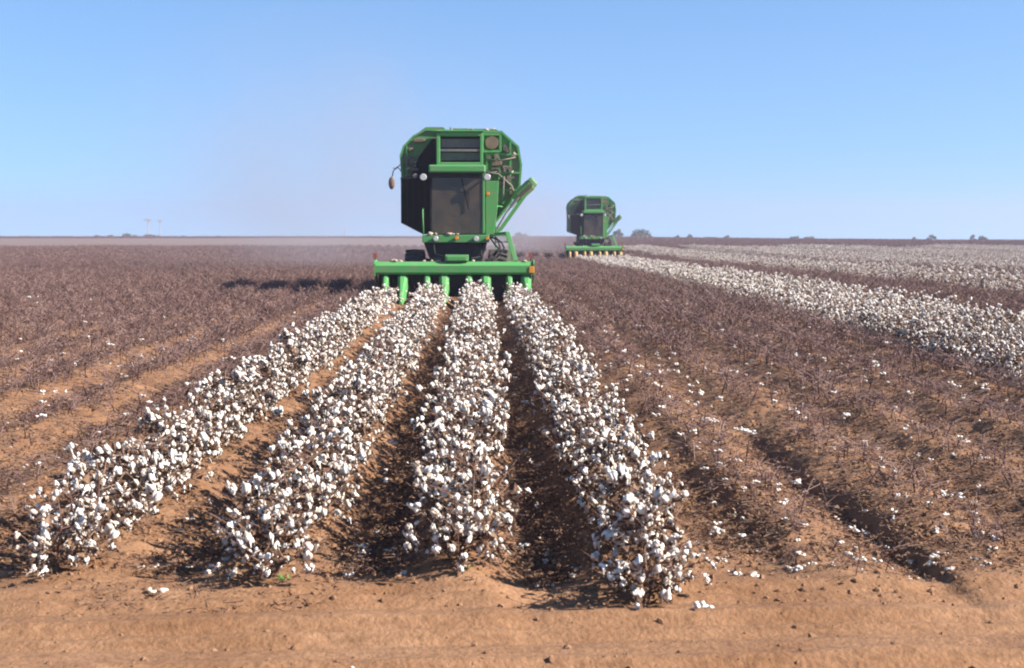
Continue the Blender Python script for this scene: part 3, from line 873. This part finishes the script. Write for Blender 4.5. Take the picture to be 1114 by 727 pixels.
    mb = MB()
    for (x, z, sx, sz) in ((-.98, 4.14, .3, .1), (-1.2, 3.9, .12, .1), (1.05, 3.55, .28, .16), (1.3, 3.42, .2, .12), (1.28, 3.1, .22, .16), (.95, 2.98, .12, .12), (1.45, 2.8, .14, .16)):
        mb.box(x - sx / 2, x + sx / 2, YB0 - .07, YB0 - .012, z - sz / 2, z + sz / 2)
    mb.build('mesh_patch', M['brown'], bk, bevel=.02)
    # round fan port on the top right with its frame
    mb = MB(); mb.tube([(.93, YB0 - .02, 4.08), (.93, YB0 - .12, 4.08)], [.19, .17], 16, 0); o = mb.build('fan_port', M['brown'], bk)
    mb = MB(); 
    for p, q in (((.70, 4.30), (1.16, 4.30)), ((.70, 3.86), (1.16, 3.86)), ((.70, 3.86), (.70, 4.30)), ((1.16, 3.86), (1.16, 4.30))): mb.bar((p[0], YB0 - .07, p[1]), (q[0], YB0 - .07, q[1]), .06, .07)
    mb.build('port_frame', G, o)
    # vent cover and frame over the cab (air duct outlet)
    mb = MB()
    D0 = 2.55
    mb.box(-.50, -.41, D0, YB0 - .07, 3.46, 4.30); mb.box(.62, .70, D0, YB0 - .07, 3.46, 4.30)
    mb.box(-.41, .62, D0, YB0 - .07, 4.21, 4.32); mb.box(-.41, .62, D0, YB0 - .07, 3.44, 3.54)
    mb.box(-.52, .72, D0 - .04, YB0 - .05, 4.323, 4.36)
    dc = mb.build('duct_frame', G, root, bevel=.012)
    mb = MB(); mb.box(-.408, .618, D0 + .30, YB0 - .09, 3.542, 4.208); mb.build('duct_interior', M['screen'], dc)
    for z0, z1, y in ((3.93, 4.15, .04), (3.60, 3.80, .10)):
        mb = MB(); mb.box(-.40, .61, D0 + y + .12, D0 + y + .15, z0, z1)
        for k in range(9): mb.bar((-.36 + k * .12, D0 + y + .11, z0), (-.36 + k * .12, D0 + y + .11, z1), .018, .018)
        mb.build('duct_grille', M['grey_screen'], dc)
    mb = MB(); mb.box(-.41, .62, D0 + .02, D0 + .09, 3.82, 3.88); mb.build('duct_bar', M['grey_screen'], dc)
    # lid of the basket with raised ridge
    mb = MB(); mb.prism([(-.95, 4.40), (-.80, 4.50), (-.35, 4.50), (-.28, 4.43)], YB0 + .1, YB1 - .1); mb.prism([(-.2, 4.42), (1.1, 4.40), (1.05, 4.45), (-.15, 4.47)], YB0 + .1, YB1 - .1)
    mb.build('basket_lid', GD, bk)
    # ---- unloading conveyor at the right and its strut
    mb = MB(); mb.tube([(1.52, 3.0, 2.58), (1.62, 3.0, 2.68), (1.93, 3.0, 2.97), (1.98, 3.0, 3.03)], [.10, .15, .16, .13], 14)
    cv = mb.build('unloading_arm', GD, root)
    mb = MB(); mb.tube([(1.98, 2.99, 3.03), (2.04, 2.97, 3.08)], [.15, .12], 14); mb.build('end_cap', GD, cv)
    mb = MB(); mb.bar((1.86, 2.95, 2.80), (1.14, 2.95, 1.80), .10, .09); mb.bar((1.14, 2.95, 1.82), (.86, 2.95, 1.60), .10, .09); mb.build('strut', G, cv)
    mb = MB(); mb.tube([(1.62, 2.8, 2.66), (1.30, 2.8, 2.25), (1.04, 2.8, 1.80)], .026, 8); mb.tube([(1.62, 2.8, 2.66), (1.42, 2.8, 2.4)], .045, 8); mb.build('hydraulic_cylinder', M['grey_screen'], cv)
    mb = MB()
    for k in range(9): mb.box(1.60 + k * .045 - .012, 1.60 + k * .045 + .012, 2.82, 2.86, 2.56 + k * .043, 2.66 + k * .043)
    mb.build('conveyor_cleat', M['brown'], cv)
    # post standing on the header end, hoses, ladder
    mb = MB(); mb.bar((1.30, .9, 1.73), (1.49, .30, 1.03), .11, .10); mb.bar((1.30, .9, 1.73), (1.00, 1.5, 1.70), .07, .07); mb.build('header_post', G, root, bevel=.01)
    mb = MB()
    for k, (a, b) in enumerate(((.9, .05), (1.0, .12), (.86, .2))):
        mb.tube([(a, 1.5, 1.62), (a + .16, 1.3, 1.60 - b), (a + .22, 1.0, 1.35), (a + .05, .7, 1.15), (a - .1, .4, 1.05)], .022, 7)
    mb.tube([(.62, 1.5, 1.45), (.66, 1.1, 1.15), (.5, .6, 1.12), (.4, .3, 1.12)], .025, 7)
    mb.tube([(-.55, 1.5, 1.45), (-.5, 1.1, 1.2), (-.3, .6, 1.15), (-.2, .3, 1.12)], .025, 7)
    mb.build('hydraulic_hose', BK, root, True)
    mb = MB()
    for x in (1.02, 1.38): mb.bar((x, 2.9, 1.65), (x, 2.7, .62), .04, .05)
    for k in range(4): mb.box(1.03, 1.37, 2.73 + .05 * k, 2.85 + .05 * k, .75 + k * .24, .78 + k * .24)
    mb.bar((1.0, 2.9, 1.66), (1.4, 2.9, 1.66), .05, .25); mb.build('ladder', G, root)
    mb = MB(); mb.tube([(1.02, 2.7, 1.68), (1.02, 2.7, 2.3), (1.08, 2.75, 2.42), (1.2, 2.8, 2.40)], .018, 7); mb.tube([(-.80, 1.5, 1.68), (-.82, 1.5, 2.25), (-.82, 1.75, 2.35), (-.8, 2.3, 2.35)], .018, 7); mb.build('handrail', G, root, True)
    # mirror
    mb = MB(); mb.tube([(-1.40, 2.5, 3.3), (-1.50, 2.4, 3.42), (-1.60, 2.3, 3.30), (-1.63, 2.3, 3.15)], .014, 6, 1)
    v, f = ICO2; mb.add(v * (.085, .04, .17) + (-1.64, 2.28, 3.0), f, 0); mb.build('mirror', [M['brown'], BK], root, True)
    mb = MB(); mb.tube([(-1.44, 3.3, 3.55), (-1.58, 3.25, 3.40), (-1.66, 3.2, 3.42)], .012, 6); mb.tube([(-.2, 5, 4.4), (-.2, 5, 4.62)], .01, 5); mb.build('aerial', BK, root)
    # added black sheet behind the row units, standing in for under-header shade
    mb = MB(); mb.box(-1.85, 1.85, .60, .63, .16, .445); mb.build('shade_sheet', BK, hd)
    # pipes, cables, catwalk rail and brackets across the front of the basket
    r2 = np.random.default_rng(5)
    for pts, r in (([(-1.3, 3.2, 3.22), (-.9, 3.15, 3.24), (-.62, 3.1, 3.22)], .025), ([(.76, 3.15, 3.3), (1.1, 3.18, 3.26), (1.45, 3.2, 2.95), (1.5, 3.2, 2.75)], .03),
                   ([(.76, 3.18, 3.64), (1.2, 3.16, 3.62), (1.55, 3.2, 3.7)], .02), ([(1.0, 3.2, 2.1), (1.22, 3.15, 2.6), (1.25, 3.15, 3.2)], .022)):
        MB().tube(pts, r, 6).build('pipe', M['dark_clutter'], bk, True)
    for side in (0, 1):
        mb = MB()
        if side:
            for k in range(12):
                x = r2.uniform(-1.35, -1.0); z = r2.uniform(3.2, 3.75); a, b = r2.uniform(.015, .06, 2); mb.box(x - a, x + a, 3.22, 3.285, z - b, z + b)
        else:
            for k in range(30):
                x = r2.uniform(.78, 1.5); z = r2.uniform(2.7, 4.15); a, b = r2.uniform(.02, .08, 2); mb.box(x - a, x + a, 3.22, 3.285, z - b, z + b)
        mb.build('grille_fitting', M['dark_clutter'], bk)
    mb = MB()
    for k in range(46):    # lint and trash caught on ledges
        v, f = ICO1; v = v * (1 + .9 * (r2.random(len(v)) - .5))[:, None] * r2.uniform(.02, .06) * np.array([1.5, .7, .8])
        w = r2.random()
        if w < .3: p = (r2.uniform(-.2, 1.0), r2.uniform(3.4, 3.6), 4.44)
        elif w < .5: p = (r2.uniform(-.75, .8), 1.43, 1.70)
        elif w < .7: p = (r2.uniform(.75, 1.6), 3.26, r2.choice([3.32, 3.80, 2.88]))
        elif w < .8: p = (r2.uniform(-1.28, -1.0), 3.27, r2.uniform(3.3, 3.8))
        else: p = (r2.uniform(-1.85, 1.85), r2.uniform(.1, .3), 1.055)
        mb.add(v + p, f)
    mb.build('caught_lint', M['caught'], root, True)
    return root

h1 = make_harvester()
h1.location = (-.633, 34.35, far_height(-.6, 34.4).item() - .03)
tag(h1, 'large near green cotton stripper harvester, dusty, stripping the four near rows', 'harvester', 'cotton harvesters')
h2 = copy_tree(h1)
h2.location = (7.62, 95.0, far_height(7.6, 95.).item() - .04)
tag(h2, 'smaller distant green cotton harvester with yellow row dividers on the right block', 'harvester', 'cotton harvesters')
def walk(o):
    yield o
    for c in o.children: yield from walk(c)
for o in walk(h2):
    if o.name.startswith('divider'):
        o.data = o.data.copy(); o.data.materials[0] = M['tan_divider']

# ------------------------------------------------------------------ horizon
def bush(x, y, w, top, label, name='mesquite_tree', cat='tree', dens=1.0, grp='trees on the horizon'):
    """crown of leaf clumps on a short forked trunk; top = height of its top above the camera plane z=0"""
    z0 = gz(x, y) - .1; h = max(1.2, top - z0)
    root = empty(name, (x, y, z0)); tag(root, label, cat, grp)
    t = MB(); forks = 3
    for k in range(forks):
        a = k * 2.1 + rng.uniform(0, 1); dx = math.cos(a) * w * .25; dy = math.sin(a) * w * .25
        t.tube([(0, 0, 0), (dx * .3, dy * .3, h * .3), (dx, dy, h * .72)], [.035 * h, .025 * h, .012 * h], 6)
    t.build('trunk', M['bark'], root)
    c = MB(); nl = int(9 + w * 1.6)
    for k in range(nl):
        a = rng.uniform(0, 6.28); rr = math.sqrt(rng.random()) * w * .42
        cx, cy = math.cos(a) * rr, math.sin(a) * rr
        cz = h * (.30 + .55 * rng.random() * math.sqrt(max(0.05, 1 - (rr / (w * .55)) ** 2)))
        cr = rng.uniform(.14, .24) * min(w, h * 1.4)
        n = int(130 * dens); d = rng.normal(size=(n, 3)); d /= np.linalg.norm(d, axis=1)[:, None]
        p = d * (cr * rng.random(n)[:, None] ** .45) * (1, 1, .75) + (cx, cy, cz)
        s = .10 + .02 * w
        q = rng.normal(size=(n, 3, 3)) * s * .75
        v = (p[:, None, :] + q).reshape(-1, 3); v[:, 2] = np.clip(v[:, 2], .05, h)
        c.add(v, [(3 * i, 3 * i + 1, 3 * i + 2) for i in range(n)])
    c.build('crown', M['leaf'], root)
    return root

def ray(px, D): return (px - 523) / 1547 * D
def ztop(py, D): return CAM_H + (248 - py) / 1547 * D
BUSH = [
 (698, 248.5, 26, 400, 'broad rounded green tree just right of the distant harvester'),
 (672, 247.0, 11, 390, 'small grey green tree half hidden behind the distant harvester right side'),
 (737, 253.6, 8, 400, 'tiny low bush right of the broad rounded tree on the horizon'),
 (751, 252.8, 13, 410, 'low double bush midway between the broad tree and the dark round bush'),
 (774, 254.4, 12, 400, 'flat pale bush barely rising over the brown horizon'),
 (793, 253.8, 9, 390, 'small green bush left of the dark round bush on the skyline'),
 (865, 253.2, 9, 380, 'dark round bush standing alone on the right skyline'),
 (881, 255.0, 11, 385, 'faint flat bush just right of the dark round bush'),
 (998, 256.5, 8, 340, 'small low bush left of the taller bush near the right edge'),
 (1014, 253.3, 12, 345, 'taller ragged bush on the skyline left of the right edge pair'),
 (1071, 253.0, 12, 330, 'dark bush beside a narrow dark tree near the right edge'),
 (110, 255.2, 9, 420, 'low bush farthest left on the horizon'),
 (124, 255.0, 8, 425, 'low bush second from the left on the horizon'),
 (145, 254.0, 20, 420, 'long low thicket left of the utility pole'),
 (169, 254.6, 20, 430, 'long low thicket at the foot of the utility pole'),
 (204, 256.0, 10, 440, 'small faint bush right of the utility poles'),
 (242, 256.2, 14, 440, 'faint low bush midway along the left horizon'),
 (567, 251.5, 12, 420, 'grey green tree peeking out right of the near harvester'),
]
for px, py, wpx, D, lab in BUSH:
    bush(ray(px, D), D, wpx / 1547 * D * 1.05, ztop(py - .2, D), lab, dens=1.5)
bush(ray(1061, 330), 330, 1.2, ztop(251.5, 330), 'narrow upright dark tree near the right edge of the skyline')

def pole(px, py, D, label, arm=True):
    x = ray(px, D); z0 = gz(x, D) - .3; top = ztop(py, D)
    root = empty('utility_pole', (x, D, z0)); tag(root, label, 'utility pole', 'utility poles on the left horizon')
    h = top - z0
    mb = MB(); mb.tube([(0, 0, 0), (0, 0, h)], [.19, .12], 8); mb.build('mast', M['pole'], root)
    if arm:
        mb = MB(); mb.box(-1.6, 1.1, -.14, -.02 - .14, h - .9, h - .65); mb.bar((-1.1, -.2, h - .8), (0, -.2, h - 1.9), .12, .12); mb.bar((.8, -.2, h - .8), (0, -.2, h - 1.9), .12, .12); mb.build('crossarm', M['pole'], root)
        mb = MB()
        for q in (-1.5, -.7, .9): mb.tube([(q, -.1, h - .64), (q, -.1, h - .35)], [.08, .05], 6)
        mb.build('insulator', M['grey_screen'], root)
pole(164.5, 237, 480, 'tall pale utility pole with crossarm above the left thicket')
pole(177, 238.5, 640, 'fainter utility pole just right of the tall pale one')
pole(376, 247.5, 460, 'short lone pole on the horizon left of the near harvester', arm=False)

# ------------------------------------------------------------------ air
def vol_box(name, x0, x1, y0, y1, z0, z1, label, color, dens, aniso=.3, puff=None):
    o = MB().box(x0, x1, y0, y1, z0, z1).build(name, [])
    o.data.materials.clear()
    m = bpy.data.materials.new(name + '_air'); m.use_nodes = True; nt = m.node_tree; nt.nodes.clear()
    out = N(m, 'ShaderNodeOutputMaterial'); pv = N(m, 'ShaderNodeVolumePrincipled')
    pv.inputs['Color'].default_value = (*color, 1); pv.inputs['Density'].default_value = dens; pv.inputs['Anisotropy'].default_value = aniso
    L(m, pv.outputs[0], out.inputs['Volume'])
    if puff:
        tc = N(m, 'ShaderNodeTexCoord'); mp = N(m, 'ShaderNodeMapping')
        c = ((x0 + x1) / 2, (y0 + y1) / 2, puff)
        g = N(m, 'ShaderNodeVectorMath', operation='SUBTRACT'); g.inputs[1].default_value = c; L(m, tc.outputs['Object'], g.inputs[0])
        dv = N(m, 'ShaderNodeVectorMath', operation='DIVIDE'); dv.inputs[1].default_value = ((x1 - x0) / 2, (y1 - y0) / 2, z1 - puff); L(m, g.outputs[0], dv.inputs[0])
        ln = N(m, 'ShaderNodeVectorMath', operation='LENGTH'); L(m, dv.outputs[0], ln.inputs[0])
        mr = N(m, 'ShaderNodeMapRange', interpolation_type='SMOOTHSTEP'); mr.inputs['From Min'].default_value = 1.0; mr.inputs['From Max'].default_value = .1; mr.inputs['To Min'].default_value = 0; mr.inputs['To Max'].default_value = 1
        L(m, ln.outputs['Value'], mr.inputs['Value'])
        nz = N(m, 'ShaderNodeTexNoise'); nz.inputs['Scale'].default_value = .22; nz.inputs['Detail'].default_value = 4; L(m, tc.outputs['Object'], nz.inputs['Vector'])
        m2 = N(m, 'ShaderNodeMapRange'); m2.inputs['From Min'].default_value = .32; m2.inputs['From Max'].default_value = .7; L(m, nz.outputs['Fac'], m2.inputs['Value'])
        a = N(m, 'ShaderNodeMath', operation='MULTIPLY'); L(m, mr.outputs[0], a.inputs[0]); L(m, m2.outputs[0], a.inputs[1])
        b = N(m, 'ShaderNodeMath', operation='MULTIPLY'); L(m, a.outputs[0], b.inputs[0]); b.inputs[1].default_value = dens
        L(m, b.outputs[0], pv.inputs['Density'])
    o.data.materials.append(m)
    o.visible_shadow = True
    tag(o, label, name.replace('_', ' '), kind='stuff')
    return o
vol_box('haze', -420, 420, -30, 900, -15, 16, 'thin dusty haze over the whole field', (.60, .60, .76), .0008)
vol_box('dust_cloud', -19, 6, 46, 84, .2, 13, 'grey dust drifting up behind the near harvester', (.60, .58, .62), .052, puff=4.5)
vol_box('harvest_dust', -8, 13, 98, 140, -.6, 9, 'grey dust trailing behind the distant harvester', (.62, .58, .60), .05, puff=2.0)

# ------------------------------------------------------------------ light, sky, camera
EL, AZ = 34.0, -13.0       # degrees; azimuth from +X towards +Y (negative = a little behind the camera)
sd = Vector((math.cos(math.radians(EL)) * math.cos(math.radians(AZ)), math.cos(math.radians(EL)) * math.sin(math.radians(AZ)), math.sin(math.radians(EL))))
sun = bpy.data.lights.new('sun', 'SUN'); sun.energy = 5.0; sun.angle = math.radians(.53); sun.color = (1, .94, .86)
so = bpy.data.objects.new('sun', sun); col.objects.link(so); so.rotation_euler = sd.to_track_quat('Z', 'Y').to_euler(); so.location = (40, -10, 40)
w = bpy.data.worlds.new('World'); scene.world = w; w.use_nodes = True
nt = w.node_tree; bg = nt.nodes['Background']; sky = nt.nodes.new('ShaderNodeTexSky'); sky.sky_type = 'NISHITA'; sky.sun_disc = False
sky.sun_elevation = math.radians(EL); sky.sun_rotation = math.radians(90 - AZ)
sky.air_density = 1.0; sky.dust_density = .1; sky.ozone_density = 5.0
tcw = nt.nodes.new('ShaderNodeTexCoord'); sx = nt.nodes.new('ShaderNodeSeparateXYZ'); cx = nt.nodes.new('ShaderNodeCombineXYZ')
ab = nt.nodes.new('ShaderNodeMath'); ab.operation = 'MULTIPLY_ADD'; ab.inputs[1].default_value = .9; ab.inputs[2].default_value = .125   # clear dry air: the pale band sits below the skyline
nt.links.new(tcw.outputs['Generated'], sx.inputs[0]); nt.links.new(sx.outputs['X'], cx.inputs['X']); nt.links.new(sx.outputs['Y'], cx.inputs['Y'])
nt.links.new(sx.outputs['Z'], ab.inputs[0]); nt.links.new(ab.outputs[0], cx.inputs['Z'])
nz_ = nt.nodes.new('ShaderNodeVectorMath'); nz_.operation = 'NORMALIZE'; nt.links.new(cx.outputs[0], nz_.inputs[0]); nt.links.new(nz_.outputs[0], sky.inputs[0])
hs_ = nt.nodes.new('ShaderNodeHueSaturation'); hs_.inputs['Saturation'].default_value = 1.04; nt.links.new(sky.outputs[0], hs_.inputs['Color']); nt.links.new(hs_.outputs[0], bg.inputs[0]); bg.inputs[1].default_value = .077

cam = bpy.data.cameras.new('camera'); cam.lens = 50; cam.sensor_width = 36; cam.clip_end = 6000; cam.clip_start = .1; cam.dof.use_dof = True; cam.dof.focus_distance = 13; cam.dof.aperture_fstop = 4.5
co = bpy.data.objects.new('camera', cam); col.objects.link(co); scene.camera = co
co.location = (0, 0, CAM_H)
co.rotation_euler = (math.radians(90 - 4.27), 0, math.radians(-1.26))
vs = scene.view_settings; vs.view_transform = 'Standard'; vs.look = 'None'; vs.exposure = 1.42; vs.gamma = 1; vs.use_curve_mapping = False
scene.cycles.filter_width = 2.0; scene.cycles.max_bounces = 6; scene.cycles.volume_bounces = 1; scene.cycles.transparent_max_bounces = 8
scene.cycles.volume_step_rate = 2.0; scene.cycles.volume_max_steps = 128
scene.cycles.use_denoising = True
